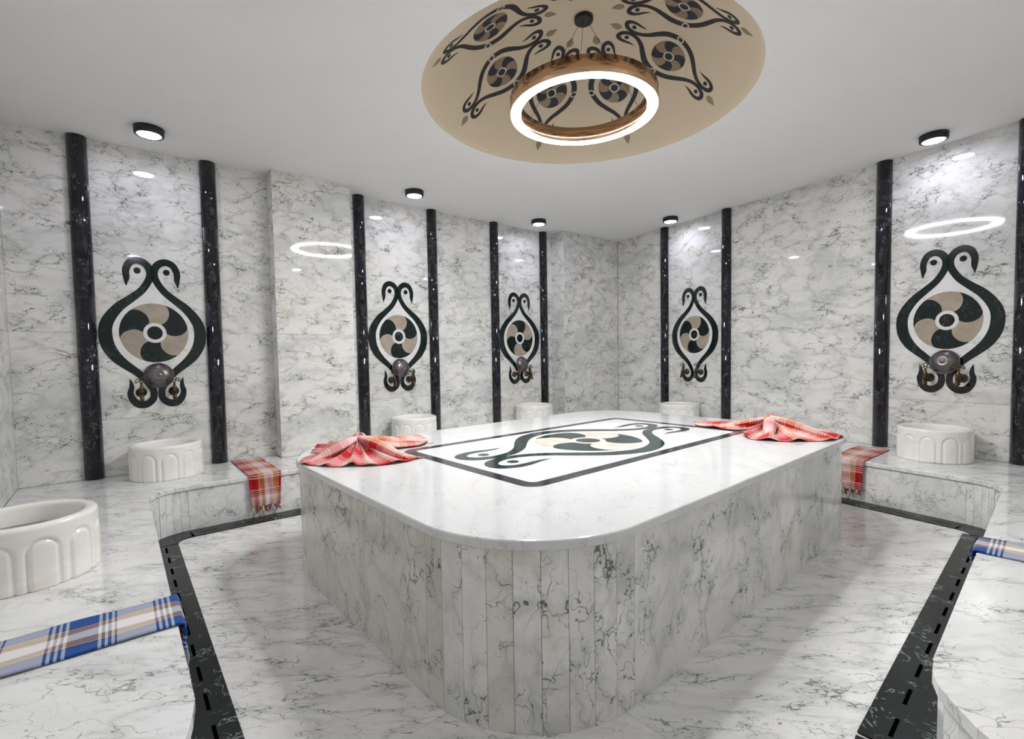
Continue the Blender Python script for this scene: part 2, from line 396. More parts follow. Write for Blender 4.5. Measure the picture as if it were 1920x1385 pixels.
# ------------------------------------------------------------------ painted scrolls of the dome
def dome_map(az):
    def mp(x, y, h):
        rho = .57+x; p = rho/RS; a = az+y/(RS*math.sin(max(p, .02))); r = RS-h
        return (DC.x+r*math.sin(p)*math.cos(a), DC.y+r*math.sin(p)*math.sin(a), SCZ+r*math.cos(p))
    return mp
for k in range(8):
    mp = dome_map(R(15+45*k)); sc = .385
    g1 = ribbon(TAB_STRAND, sc, sc*.98, k=3); g2 = ribbon(TAB_STRAND, sc, -sc*.98, k=3)
    v, f = join([sheet(g1, mp, .002), sheet(g2, mp, .002)])
    sc_o = fix_normals(mesh_obj('painted_scroll', v, f, M['painted_black'], ceil))
    for i, g in enumerate(petals(8, .034, .104, R(10), .34)):
        fix_normals(mesh_obj('petal', *sheet(g, mp, .002), M['painted_blue'] if i % 2 else M['painted_tan'], sc_o))
    fix_normals(mesh_obj('hub_ring', *sheet(annulus(0, 0, .025, .032, 24), mp, .0035), M['painted_cream'], sc_o))
    fix_normals(mesh_obj('hub', *sheet(annulus(0, 0, .0005, .0235, 24), mp, .0035), M['painted_blue'], sc_o))
    for sy in (1, -1):
        fix_normals(mesh_obj('side_ring', *sheet(annulus(0, sy*.402*sc, .0145, .0215, 20), mp, .004), M['painted_cream'], sc_o))
        fix_normals(mesh_obj('side_dot', *sheet(annulus(0, sy*.402*sc, .0005, .0145, 20), mp, .004), M['painted_black'], sc_o))
        for sx in (1, -1):
            fix_normals(mesh_obj('eye_spot', *sheet(annulus(sx*.70*sc, sy*.117*sc, .0005, .013, 16), mp, .002), M['painted_black'], sc_o))
            fix_normals(mesh_obj('eye_line', *sheet(annulus(sx*.70*sc, sy*.117*sc, .0165, .0205, 16)[:17], mp, .001), M['painted_cream'], sc_o))
    for sx, d0, d1 in ((-1, .335, .405), (1, .335, .405)):
        wd = .020
        g = [[(sx*(d0+(d1-d0)*t), s*w) for s in (-1, 0, 1)] for t, w in ((0, .010), (.25, wd), (.45, wd*1.05), (.7, wd*.6), (1, .0005))]
        fix_normals(mesh_obj('leaf', *sheet(g, mp, .002), M['painted_tan'], sc_o))

# ------------------------------------------------------------------ walls
def wallA(s, n): return PA(s, n)
def tri_wall(name, front, back, z0=-.02, z1=ZC):
    return struct(prism_obj(name, front+back[::-1], z0, z1, M['grout']))
g = .02
wl = tri_wall('wall_left', [PA(SC-.02, A1-g), PA(.965+g, A1-g), PA(.965+g, AP-g), PA(1.57-g, AP-g), PA(1.57-g, A2-g), PA(4.10+g, A2-g), PA(4.10+g, AP-g), PA(5.12, AP-g)],
              [PA(SC-.02, A2-.2), PA(5.12, A2-.2)])
wr = tri_wall('wall_right', [PB(-4.735-.03, BW-g), PB(-.208+.02, BW-g)], [PB(-4.735-.03, BW-.15), PB(-.208+.02, BW-.15)])
wc = tri_wall('wall_near_left', [PA(SC-g, A1-.01), PA(SC-g, ND+.02)], [PA(SC-.15, A1-.01), PA(SC-.15, ND+.02)])
wd = tri_wall('wall_near_right', [tuple(Vector(cBD)+nA*g), tuple(Vector(cCD)+nA*g)], [tuple(Vector(cBD)+nA*.15), tuple(Vector(cCD)+nA*.15)])
def panel(p, q, z0, z1, parent, nrm, th=.02, m='wall', name='marble_panel', gp=.0007):
    p, q = Vector(p), Vector(q); d = (q-p).normalized(); p = p+d*gp; q = q-d*gp; b_ = -Vector(nrm)*(th-.0005)
    poly = [tuple(p), tuple(q), tuple(q+b_), tuple(p+b_)]
    return prism_obj(name, poly, z0+gp, z1-gp, M[m], parent)
rows2 = [(ZB, 1.25), (1.25, ZC)]; rows3 = [(ZB, .67), (.67, 1.25), (1.25, ZC)]
for a, b_, n_, rows in ((SC, -.146, A1, rows2), (-.146, .569, A1, rows3), (.569, .965, A1, rows2), (.965, 1.57, AP, rows2), (1.57, 1.726, A2, rows2), (1.726, 2.464, A2, rows3),
                        (2.464, 3.234, A2, rows2), (3.234, 3.959, A2, rows3), (3.959, 4.10, A2, rows2), (4.10, 5.085, AP, rows2)):
    for z0, z1 in rows: panel(PA(a, n_), PA(b_, n_), z0, z1, wl, nA)
for z0, z1 in rows2:
    panel(PA(.965, A1), PA(.965, AP), z0, z1, wl, -dA); panel(PA(4.10, A2), PA(4.10, AP), z0, z1, wl, -dA); panel(PA(1.57, A2), PA(1.57, AP), z0, z1, wl, dA)
    panel(PB(-4.735, BW), PB(-3.951, BW), z0, z1, wr, nB); panel(PB(-3.148, BW), PB(-1.781, BW), z0, z1, wr, nB); panel(PB(-.993, BW), PB(-.208, BW), z0, z1, wr, nB)
    for i in range(4): panel(PA(SC, A1+i*1.158), PA(SC, A1+(i+1)*1.158), z0, z1, wc, dA)
    P0, P1 = Vector(cBD), Vector(cCD)
    for i in range(4): panel(tuple(P0+(P1-P0)*i/4), tuple(P0+(P1-P0)*(i+1)/4), z0, z1, wd, -nA)
for z0, z1 in rows3:
    panel(PB(-3.951, BW), PB(-3.148, BW), z0, z1, wr, nB); panel(PB(-1.781, BW), PB(-.993, BW), z0, z1, wr, nB)

# half-round columns
COLS = [('A', -.146, A1, 1.47, 'beside the left corner, before the first niche'), ('A', .569, A1, 1.47, 'between the first niche and the wide white pilaster'), ('A', 1.726, A2, 1.42, 'just right of the wide white pilaster'),
        ('A', 2.464, A2, 1.42, 'right of the left wall niche behind the red bow cloth'), ('A', 3.234, A2, 1.42, 'left of the far niche on the left wall'), ('A', 3.959, A2, 1.42, 'at the far end of the left wall beside the corner'),
        ('B', -3.951, BW, 1.40, 'nearest the corner on the right wall'), ('B', -3.148, BW, 1.40, 'right of the niche that has no bowl'), ('B', -1.781, BW, 1.47, 'on the right wall behind the hanging red cloth'), ('B', -.993, BW, 1.47, 'cut by the right edge of the picture')]
for w, s, n_, zj, where in COLS:
    base = PA(s, n_) if w == 'A' else PB(s, n_)
    ang = math.atan2((nA if w == 'A' else nB).y, (nA if w == 'A' else nB).x)
    t = thing('half_column', 'glossy black half-round marble column '+where, 'column', (*base, ZB), ang, 'black half columns along the walls')
    zs = [0, zj-ZB, zj+.55-ZB if w == 'A' and s > .3 else None, ZC-ZB]; zs = [z for z in zs if z is not None]
    for z0, z1 in zip(zs[:-1], zs[1:]):
        poly = [(.052*math.cos(a), .052*math.sin(a)) for a in [R(-90+180*k/20) for k in range(21)]]
        poly = [(max(x, .0005), y) for x, y in poly]
        v, f = prism(poly, z0+.0007, z1-.0007); o = mesh_obj('column_drum', v, f, M['navy'], t)
        for p in o.data.polygons: p.use_smooth = abs(p.normal.z) < .5 and len(p.vertices) == 4 and abs(p.normal.x) > .02
    poly = [(.049*math.cos(R(-90+180*k/12)), .049*math.sin(R(-90+180*k/12))) for k in range(13)]
    poly = [(max(x, .001), y) for x, y in poly]
    prism_obj('core', poly, .002, ZC-ZB-.002, M['grout'], t)

# ------------------------------------------------------------------ wall inlays, taps and bowls
def inlay(base, ang, label, rot0, last=False):
    """swan-headed scroll inlay, hub at local z 0, wall plane at local x 0"""
    t = thing('wall_inlay', label, 'wall inlay', (*base, 1.252), ang, 'swan scroll inlays in the wall niches')
    mp = lambda x, y, h: (h+.0002, x*.94, y*.985)
    # pale field inside the scrolls
    S = [(x, y) for x, y, w in catmull(WALL_STRAND, 4) if True]
    i0 = min(range(len(S)), key=lambda i: abs(S[i][1]-.40)+abs(S[i][0]-.012)*3); i1 = min(range(len(S)), key=lambda i: abs(S[i][1]+.412)+abs(S[i][0]-.024)*3)
    seg = S[i0:i1+1]; g = [[(-x, y), (0, y), (x, y)] for x, y in seg]
    fix_normals(mesh_obj('pale_field', *sheet(g, mp, .0006), M['field'], t))
    for mirror in (False, True):
        fix_normals(mesh_obj('swan_scroll', *sheet(ribbon(WALL_STRAND, mirror=mirror), mp, .0016), M['green'], t))
        fix_normals(mesh_obj('eye_dot', *sheet(annulus(-.087 if mirror else .087, .430, .0005, .021, 24), mp, .0016), M['black'], t))
    for i, g in enumerate(petals(6, .062, .208, R(15+rot0), .38)):
        fix_normals(mesh_obj('petal', *sheet(g, mp, .0016), M['green'] if i % 2 == 0 else M['beige'], t))
    fix_normals(mesh_obj('hub_ring', *sheet(annulus(0, 0, .047, .070), mp, .0020), M['white'], t))
    fix_normals(mesh_obj('hub', *sheet(annulus(0, 0, .0005, .047), mp, .0016), M['black'], t))
    return t
# local +y of the inlay points along the wall to the LEFT or right; use x = along wall as seen from the room
NI = [('A', .212, A1, 0, 'in the left wall niche nearest the camera, above a basin'), ('A', 2.085, A2, 0, 'in the left wall niche right of the pilaster'),
      ('A', 3.585, A2, 60, 'in the far left wall niche, dark petal at top'), ('B', -3.545, BW, 0, 'without a bowl, in the right wall niche by the corner'), ('B', -1.385, BW, 0, 'large at the right edge of the picture')]
def frame(w, s, n_):
    base = PA(s, n_) if w == 'A' else PB(s, n_); nn = nA if w == 'A' else nB
    return base, math.atan2(nn.y, nn.x)
for w, s, n_, r0, where in NI:
    base, ang = frame(w, s, n_)
    inlay(base, ang, 'dark green swan scroll inlay '+where, r0)

def make_tap():
    t = thing('tap', 'aged bronze tap', 'tap')
    v, f = lathe([(0, 0), (.030, 0), (.032, .004), (.028, .010), (.015, .016), (.012, .03), (0, .03)], 24)
    rx = Matrix.Rotation(R(90), 4, 'Y'); mesh_obj('flange', xf(v, rx), f, M['bronze'], t, True)
    v, f = tube([(.012, 0, 0), (.045, 0, .004), (.075, 0, .006), (.098, 0, .004)], [.012, .013, .015, .010], 12); mesh_obj('body', v, f, M['bronze'], t, True)
    v, f = lathe([(0, 0), (.010, 0), (.013, .010), (.010, .03), (.016, .045), (.012, .058), (.017, .07), (.012, .085), (.008, .095), (.006, .12), (0, .12)], 14)
    mesh_obj('valve', xf(v, Matrix.Translation((.075, 0, -.05))), f, M['bronze'], t, True)
    v, f = tube([(.085, 0, -.004), (.100, 0, -.022), (.104, 0, -.045), (.104, 0, -.062)], [.010, .010, .011, .013], 12); mesh_obj('spout', v, f, M['bronze'], t, True)
    parts = []
    for cy0, cz, r in ((0, .094, .011), (-.019, .084, .010), (.019, .084, .010), (-.030, .073, .006), (.030, .073, .006), (0, .076, .008)):
        pts = [(.075, cy0+r*math.cos(2*pi*i/12), cz+r*math.sin(2*pi*i/12)) for i in range(13)]; parts.append(tube(pts, .0028, 6))
    v, f = join(parts); mesh_obj('handle', v, f, M['bronze'], t, True)
    return t
def make_bowl():
    t = thing('copper_bowl', 'bowl', 'bowl')
    prof = [(0, .050), (.010, .0495), (.015, .046), (.021, .045), (.026, .047), (.034, .046), (.052, .041), (.070, .031), (.084, .016), (.091, .002), (.094, 0), (.094, .003), (.090, .004)]
    outp = prof+[(.082, .018), (.068, .030), (.05, .038), (.03, .041), (0, .042)]
    v, f = lathe(outp, 48); mesh_obj('bowl_shell', xf(v, Matrix.Rotation(R(90), 4, 'Y')), f, M['tin'], t, True)
    v, f = lathe([(.0895, .003), (.0945, .0015), (.0955, .004), (.0945, .0065), (.0895, .005)], 48, True)
    mesh_obj('rim', xf(v, Matrix.Rotation(R(90), 4, 'Y')), f, M['tin'], t, True)
    return t
tap0 = make_tap(); bowl0 = make_bowl(); first = True; firstb = True
NICHE = ['first niche of the left wall', 'middle niche of the left wall', 'far niche of the left wall', 'right wall niche by the corner', 'large right-hand niche']
for k, (w, s, n_, r0, where) in enumerate(NI):
    for side in (-1, 1):
        o = tap0 if first else copy_tree(tap0); first = False
        base, ang = frame(w, s+side*.092, n_)
        o.location = (*base, .842); o.rotation_euler = (0, 0, ang)
        lr = 'left' if side < 0 else 'right'
        tag(o, 'aged bronze %s tap with fretted handle in the %s' % (lr, NICHE[k]), 'tap', 'bronze taps above the basins')
    if k != 3:
        b_ = bowl0 if firstb else copy_tree(bowl0); firstb = False
        nn = nA if w == 'A' else nB; base, ang = frame(w, s+(.01 if k in (0, 2) else 0), n_)
        b_.scale = (1, .92, .92); b_.location = (base[0]+nn.x*.022, base[1]+nn.y*.022, .955); b_.rotation_euler = (0, R(-8), ang)
        tag(b_, 'dull metal bowl hung above the taps in the %s' % NICHE[k], 'bowl', 'metal bowls on the walls')

# ------------------------------------------------------------------ benches
def arc(c, p0, p1, n=8):
    c = Vector(c); a0 = math.atan2(p0[1]-c.y, p0[0]-c.x); a1 = math.atan2(p1[1]-c.y, p1[0]-c.x)
    while a1-a0 > pi: a1 -= 2*pi
    while a1-a0 < -pi: a1 += 2*pi
    r0 = (Vector(p0)-c).length; r1 = (Vector(p1)-c).length
    return [tuple(c+Vector((math.cos(a0+(a1-a0)*k/n), math.sin(a0+(a1-a0)*k/n)))*(r0+(r1-r0)*k/n)) for k in range(n+1)]
def fillet(a, b_, c, r, n=8):
    a, b_, c = Vector(a), Vector(b_), Vector(c); u = (a-b_).normalized(); w = (c-b_).normalized(); th = math.acos(max(-1, min(1, u.dot(w))))
    d = r/math.tan(th/2); ctr = b_+(u+w).normalized()*(r/math.sin(th/2)); return arc(ctr, b_+u*d, b_+w*d, n)
EC0 = PA(.105, -1.16); CA = PA(.105, -3.55); Bcor = (2.76, 2.693)
AB_ = ((-3.55*.51354+.77605*3.75)/.99, (.63068*3.75+.85806*3.55)/.99)
ED0 = (1.032, 1.169)
endC = [(-.731, 1.068), (-.700, 1.012), (-.676, .960), (-.668, .90), (-.69, .83), (-.745, .755), (-.83, .66), PA(SC+.08, -.83), PA(SC, -.83)]
endD = [(1.032, 1.169), (.985, 1.118), (.957, 1.070), (.938, 1.01), (.922, .94), (.92, .86), (.94, .77), (.99, .68), (1.07, .60), tuple(Vector((1.218, .433))-nA*.08), (1.218, .433)]
cCA = fillet(EC0, CA, AB_, .20); cABf = fillet(CA, AB_, Bcor, .2); cBDf = fillet(AB_, Bcor, ED0, .20)
mCA, mAB, mBD = len(cCA)//2, len(cABf)//2, len(cBDf)//2
gap = .0006
runs = {
 'C': dict(path=endC[::-1]+cCA[:mCA+1], back=[cAC, PA(SC, -.83)], label='low marble bench along the left edge of the picture with a blue cloth on it'),
 'A': dict(path=cCA[mCA:]+cABf[:mAB+1], back=[cAB, PA(4.10, AP), PA(4.10, A2), PA(1.57, A2), PA(1.57, AP), PA(.965, AP), PA(.965, A1), cAC], label='long low marble bench under the left wall behind the platform'),
 'B': dict(path=cABf[mAB:]+cBDf[:mBD+1], back=[cBD, cAB], label='low marble bench under the right wall, three basins niches away from the left'),
 'D': dict(path=cBDf[mBD:]+endD, back=[(1.218, .433), cBD], label='low marble bench in the right foreground with a curved near end')}
runs['B']['label'] = 'low marble bench under the right wall carrying two round basins'
def offset(path, d):
    """shift a polyline to its right-hand side (towards the floor)"""
    out = []
    for i, p in enumerate(path):
        a = Vector(path[max(i-1, 0)]); b_ = Vector(path[min(i+1, len(path)-1)]); t = (b_-a).normalized(); out.append((p[0]+t.y*d, p[1]-t.x*d))
    return out
def plen(path): return sum((Vector(path[i+1])-Vector(path[i])).length for i in range(len(path)-1))
def along(path, s):
    for i in range(len(path)-1):
        a, b_ = Vector(path[i]), Vector(path[i+1]); l = (b_-a).length
        if s <= l or i == len(path)-2:
            return a+(b_-a)*(s/l if l else 0), (b_-a).normalized()
        s -= l
def clean(path):
    out = [path[0]]
    for p in path[1:]:
        if (Vector(p)-Vector(out[-1])).length > 1e-4: out.append(p)
    return out
FACE_BACK = .012
def inset(poly, d):
    n = len(poly); ar = sum(poly[i][0]*poly[(i+1) % n][1]-poly[(i+1) % n][0]*poly[i][1] for i in range(n)); sg = 1 if ar > 0 else -1; out = []
    for i in range(n):
        a, b_, c = Vector(poly[i-1]), Vector(poly[i]), Vector(poly[(i+1) % n]); e1 = (b_-a).normalized(); e2 = (c-b_).normalized()
        n1 = Vector((-e1.y, e1.x))*sg; n2 = Vector((-e2.y, e2.x))*sg; m_ = (n1+n2); k = m_.length_squared
        out.append(tuple(b_+m_*(2*d/k if k > .2 else 0)))
    return out
for key in 'CABD':
    r_ = runs[key]; path = clean(r_['path']); back = r_['back']
    t = thing('marble_bench', r_['label'], 'bench', (0, 0, 0), 0, 'built-in marble benches round the room')
    o = prism_obj('seat_slab', inset(path+back, .0012), ZB-.03, ZB, M['bench'], t); md = bevel(o, .006, 3, 60)
    # front facing: wide panels on the straights, narrow strips round the curves
    fp = clean(offset(path, -FACE_BACK)); i = 0
    while i < len(fp)-1:
        p, q = Vector(fp[i]), Vector(fp[i+1]); L = (q-p).length; npan = max(1, int(round(L/1.15))); d = (q-p)/npan; nr = Vector((d.y, -d.x)).normalized()
        for k in range(npan):
            a, b_ = p+d*k, p+d*(k+1); e = d.normalized()*.0006; bb = -nr*.02
            # follow mitres loosely: pieces thin enough not to clash
            prism_obj('front_panel', [tuple(a+e), tuple(b_-e), tuple(b_-e+bb*.9), tuple(a+e+bb*.9)], .0005, ZB-.0305, M['bench'], t)
        i += 1
    core = clean(offset(path, -FACE_BACK-.022))
    prism_obj('core', inset(core+back, .003), .001, ZB-.031, M['grout'], t)

# ------------------------------------------------------------------ drain channel
dt = thing('drain_channel', 'dark green marble drain channel with short slots round the foot of the benches', 'drain')
full = clean(offset(clean(endC[4::-1]+cCA+cABf+cBDf+endD[:3]), -FACE_BACK+.0005))
def plate(name, p0, p1, w, slots, sp=.095, off=.070):
    """straight plate with real slot holes; p0->p1 along the bench foot, width to the floor side"""
    p0, p1 = Vector(p0), Vector(p1); d = (p1-p0).normalized(); nr = Vector((d.y, -d.x)); L = (p1-p0).length
    hw = .0052; ac = [0, off-hw, off+hw, w]; al = [.0006]
    for s in slots: al += [s-sp/2, s+sp/2]
    al.append(L-.0006); top, lo = .006, .0014
    V = []; F = []
    for a in al:
        for c in ac:
            for z in (top, lo): q = p0+d*a+nr*c; V.append((q.x, q.y, z))
    idx = lambda i, j, z: (i*4+j)*2+z
    for i in range(len(al)-1):
        hole = i % 2 == 1
        for j in range(3):
            if hole and j == 1:
                F += [(idx(i, 1, 0), idx(i+1, 1, 0), idx(i+1, 1, 1), idx(i, 1, 1)), (idx(i, 2, 0), idx(i, 2, 1), idx(i+1, 2, 1), idx(i+1, 2, 0)),
                      (idx(i, 1, 0), idx(i, 1, 1), idx(i, 2, 1), idx(i, 2, 0)), (idx(i+1, 1, 0), idx(i+1, 2, 0), idx(i+1, 2, 1), idx(i+1, 1, 1))]
            else: F.append((idx(i, j, 0), idx(i, j+1, 0), idx(i+1, j+1, 0), idx(i+1, j, 0)))
        F += [(idx(i, 3, 0), idx(i, 3, 1), idx(i+1, 3, 1), idx(i+1, 3, 0)), (idx(i, 0, 0), idx(i+1, 0, 0), idx(i+1, 0, 1), idx(i, 0, 1))]
    e = len(al)-1
    for j in range(3): F += [(idx(0, j, 0), idx(0, j, 1), idx(0, j+1, 1), idx(0, j+1, 0)), (idx(e, j, 0), idx(e, j+1, 0), idx(e, j+1, 1), idx(e, j, 1))]
    return mesh_obj(name, V, F, M['drain'], dt)
def straight(pa, pb, w, off):
    a_, b2 = Vector(pa), Vector(pb); dd = (b2-a_).normalized(); nr_ = Vector((dd.y, -dd.x))
    prism_obj('channel', [tuple(a_+nr_*.01), tuple(b2+nr_*.01), tuple(b2+nr_*(w-.01)), tuple(a_+nr_*(w-.01))], .0003, .0012, M['hole'], dt)  # thin black sheet on the slabs, painted shade seen through the slots
    pa, pb = Vector(pa), Vector(pb); L = (pb-pa).length; n_ = max(1, round(L/.80)); d = (pb-pa)/n_
    for k in range(n_):
        l = L/n_; m_ = max(1, int(l/.163)); st = l/m_; plate('drain_plate', pa+d*k, pa+d*(k+1), w, [st*(i+.5) for i in range(m_)], off=off)
def curved(pts, w):
    inner = offset(pts, w); n_ = len(pts); v = [(x, y, .006) for x, y in pts]+[(x, y, .006) for x, y in inner]+[(x, y, .0005) for x, y in pts]+[(x, y, .0005) for x, y in inner]
    F = [(i, i+n_, i+1+n_, i+1) for i in range(n_-1)]+[(i+n_, i+3*n_, i+1+3*n_, i+1+n_) for i in range(n_-1)]+[(0, 2*n_, 3*n_, n_), (n_-1, 2*n_-1, 4*n_-1, 3*n_-1)]
    mesh_obj('drain_plate', v, F, M['drain'], dt)
ofs = lambda pts: offset(clean(pts), -FACE_BACK+.0005)
WD = .135
p_end = ofs(endC[4::-1]); p1 = ofs(cCA); p2 = ofs(cABf); p3 = ofs(cBDf); p4 = ofs(endD[:4])
curved(p_end, WD)
straight(p_end[-1], p1[0], WD, .075); curved(p1, WD); straight(p1[-1], p2[0], WD, .08); curved(p2, WD); straight(p2[-1], p3[0], WD, .08)
curved(p3, WD); straight(p3[-1], p4[0], WD+.03, .100); curved(p4[:3], WD+.03)

# ------------------------------------------------------------------ heated platform
U0, U1, V0, V1, RC = (KP*q for q in (.757, 3.70, .845, 2.93, .47))
def tp(u, v_): return tuple(dU*u+dV*v_)
def rrect(u0, u1, v0, v1, r, n=9):
    out = []
    for cu, cv, a0 in ((u1-r, v1-r, 0), (u0+r, v1-r, 90), (u0+r, v0+r, 180), (u1-r, v0+r, 270)):
        out += [(cu+r*math.cos(R(a0+90*k/n)), cv+r*math.sin(R(a0+90*k/n))) for k in range(n+1)]
    return out
pf = thing('marble_platform', 'big veined marble heated platform with rounded corners in the middle of the room', 'platform')
ts = prism_obj('top_slab', [tp(*q) for q in rrect(U0, U1, V0, V1, RC, 24)], ZT-.03, ZT, M['top'], pf); bevel(ts, .007, 3, 60)
bd = rrect(U0+.012, U1-.012, V0+.012, V1-.012, RC-.012, 9)
nb = len(bd)
for i in range(nb):
    p, q = Vector(tp(*bd[i])), Vector(tp(*bd[(i+1) % nb])); L = (q-p).length
    if L < 1e-4: continue
    npan = 1 if L < .5 else max(1, round(L/1.35)); d = (q-p)/npan; nr = Vector((d.y, -d.x)).normalized(); e = d.normalized()*.0007
    for k in range(npan):
        a, b_ = p+d*k, p+d*(k+1)
        prism_obj('side_panel', [tuple(a+e), tuple(b_-e), tuple(b_-e-nr*.018), tuple(a+e-nr*.018)], .0005, ZT-.0305, M['side'], pf)
prism_obj('core', [tp(*q) for q in rrect(U0+.033, U1-.033, V0+.033, V1-.033, RC-.033, 9)], .001, ZT-.031, M['grout'], pf)
# inlaid frame and field
TM = lambda x, y, h: (*tp(KP*(2.233+x), KP*(1.885+y)), ZT+.0001+h)
FU, FV = .966, .532
o1 = rrect(-FU, FU, -FV, FV, .075, 6); i1 = rrect(-FU+.06, FU-.06, -FV+.06, FV-.06, .035, 6); nn_ = len(o1)
fld = prism_obj('inlay_field', [TM(x, y, 0)[:2] for x, y in i1], ZT+.0001, ZT+.0008, M['white'], ts)
# frame made of separate lengths
def strip_piece(pa, pb, pc, pd):
    prism_obj('border_strip', [TM(*q, 0)[:2] for q in (pa, pb, pc, pd)], ZT+.0001, ZT+.0012, M['strip'], ts)
for i in range(nn_):
    j = (i+1) % nn_; a, b_, c, d = Vector(o1[i]), Vector(o1[j]), Vector(i1[j]), Vector(i1[i])
    L = (b_-a).length
    if L > .3:
        n_ = 6 if L > 1.2 else 4; cut = [0]+sorted(min(.95, max(.05, (k+random.uniform(-.3, .3))/n_)) for k in range(1, n_))+[1]
        for t0, t1 in zip(cut[:-1], cut[1:]): strip_piece(tuple(a.lerp(b_, t0)), tuple(a.lerp(b_, t1)), tuple(d.lerp(c, t1)), tuple(d.lerp(c, t0)))
for cseg in range(4):
    idx_ = list(range(cseg*7, cseg*7+7))
    poly = [o1[i] for i in idx_]+[i1[i] for i in idx_[::-1]]
    V_, F_ = sheet([[o1[i], tuple((Vector(o1[i])+Vector(i1[i]))/2), i1[i]] for i in idx_], TM, .0011)
    fix_normals(mesh_obj('border_strip', V_, F_, M['strip'], ts))
TH = lambda x, y, h: TM(x, y, h+.0008)
for sy in (1, -1):
    fix_normals(mesh_obj('swan_scroll', *sheet(ribbon(TAB_STRAND, 1, sy), TH, .0008), M['greenstrip'], ts))
    for sx in (1, -1): fix_normals(mesh_obj('eye_dot', *sheet(annulus(sx*.70, sy*.117, .0005, .030, 24), TH, .0008), M['greenstrip'], ts))
for i, g_ in enumerate(petals(6, .098, .318, R(10), .38)):
    fix_normals(mesh_obj('petal', *sheet(g_, TH, .0008), M['greenstrip'] if i % 2 else M['beige_pale'], ts))
fix_normals(mesh_obj('hub_ring', *sheet(annulus(0, 0, .074, .105), TH, .0011), M['white'], ts))
fix_normals(mesh_obj('hub', *sheet(annulus(0, 0, .0005, .074), TH, .0008), M['strip'], ts))

# ------------------------------------------------------------------ basins
RB, HB = .205, .222
def basin_mesh():
    NA, NZ, cells = 11*22, 46, 11; V = []; F = []
    def rad(a, z):
        c = (a/(2*pi)*cells) % 1 - .5; x = c*(2*pi*RB/cells); w = .041; zt = .128
        if z < zt: d = abs(abs(x)-w)
        else: d = abs(math.hypot(x, z-zt)-w)
        inside = abs(x) < w if z < zt else math.hypot(x, z-zt) < w
        gro = .0085*math.exp(-(d/.0052)**2)
        return RB - gro + (.0015 if inside else 0)
    prof = []
    for j in range(NZ+1): prof.append(('o', HB*.93*j/NZ))
    n_in = [(RB-.001, HB*.955), (RB-.005, HB*.98), (RB-.012, HB*.996), (RB-.020, HB), (RB-.029, HB*.996), (RB-.036, HB*.975), (RB-.040, HB*.93), (RB-.042, HB*.7), (RB-.050, HB*.40), (RB-.07, HB*.24), (RB-.11, HB*.17), (.03, HB*.15), (.001, HB*.15)]
    tot = NZ+1+len(n_in)
    for i in range(NA):
        a = 2*pi*i/NA; ca, sa = math.cos(a), math.sin(a)
        for j in range(NZ+1):
            z = HB*.93*j/NZ; r = rad(a, z)-(.002 if j == 0 else 0); V.append((r*ca, r*sa, z))
        for r, z in n_in: V.append((r*ca, r*sa, z))
    for i in range(NA):
        k = (i+1) % NA
        for j in range(tot-1): F.append((i*tot+j, k*tot+j, k*tot+j+1, i*tot+j+1))
    F.append(tuple(i*tot for i in range(NA))[::-1])
    return V, F
V_, F_ = basin_mesh()
bme = bpy.data.meshes.new('round_basin'); bme.from_pydata(V_, [], F_); bme.materials.append(M['basin']); bme.polygons.foreach_set('use_smooth', [True]*len(bme.polygons)); bme.update()
def gs(w, s, d): nn = A1 if w == 'A1' else A2 if w == 'A2' else BW; return (PA(s, nn+d) if w[0] == 'A' else PB(s, nn+d))
BAS = [((-1.768, 1.722), .3, 'large white fluted basin in the left foreground, full of water'), (gs('A1', .235, .212), 1.1, 'white basin with carved arches under the first left wall inlay'),
       (gs('A2', 2.11, .215), 2.0, 'white basin behind the left red bow cloth'), (gs('A2', 3.60, .215), .7, 'white basin half hidden behind the platform on the left wall'),
       (gs('B', -3.57, .215), 2.6, 'white basin beside the far corner on the right wall'), (gs('B', -1.375, .215), .15, 'white carved basin with pinkish veins under the right hand inlay')]
for (x, y), rz, lab in BAS:
    o = bpy.data.objects.new('round_basin', bme); link(o); o.location = (x, y, ZB+.0005); o.rotation_euler = (0, 0, rz)
    tag(o, lab, 'basin', 'round arcaded marble basins on the benches')
v, f = lathe([(RB-.0435, HB*.68), (.0005, HB*.68)], 64)
o = mesh_obj('water', [(x-1.768, y+1.722, z+ZB+.001) for x, y, z in v], f, M['water'], None, True)
for p in o.data.polygons:
    if p.normal.z > .99: p.use_smooth = False
tag(o, 'still clear water inside the basin of the left foreground', 'water', kind='stuff')

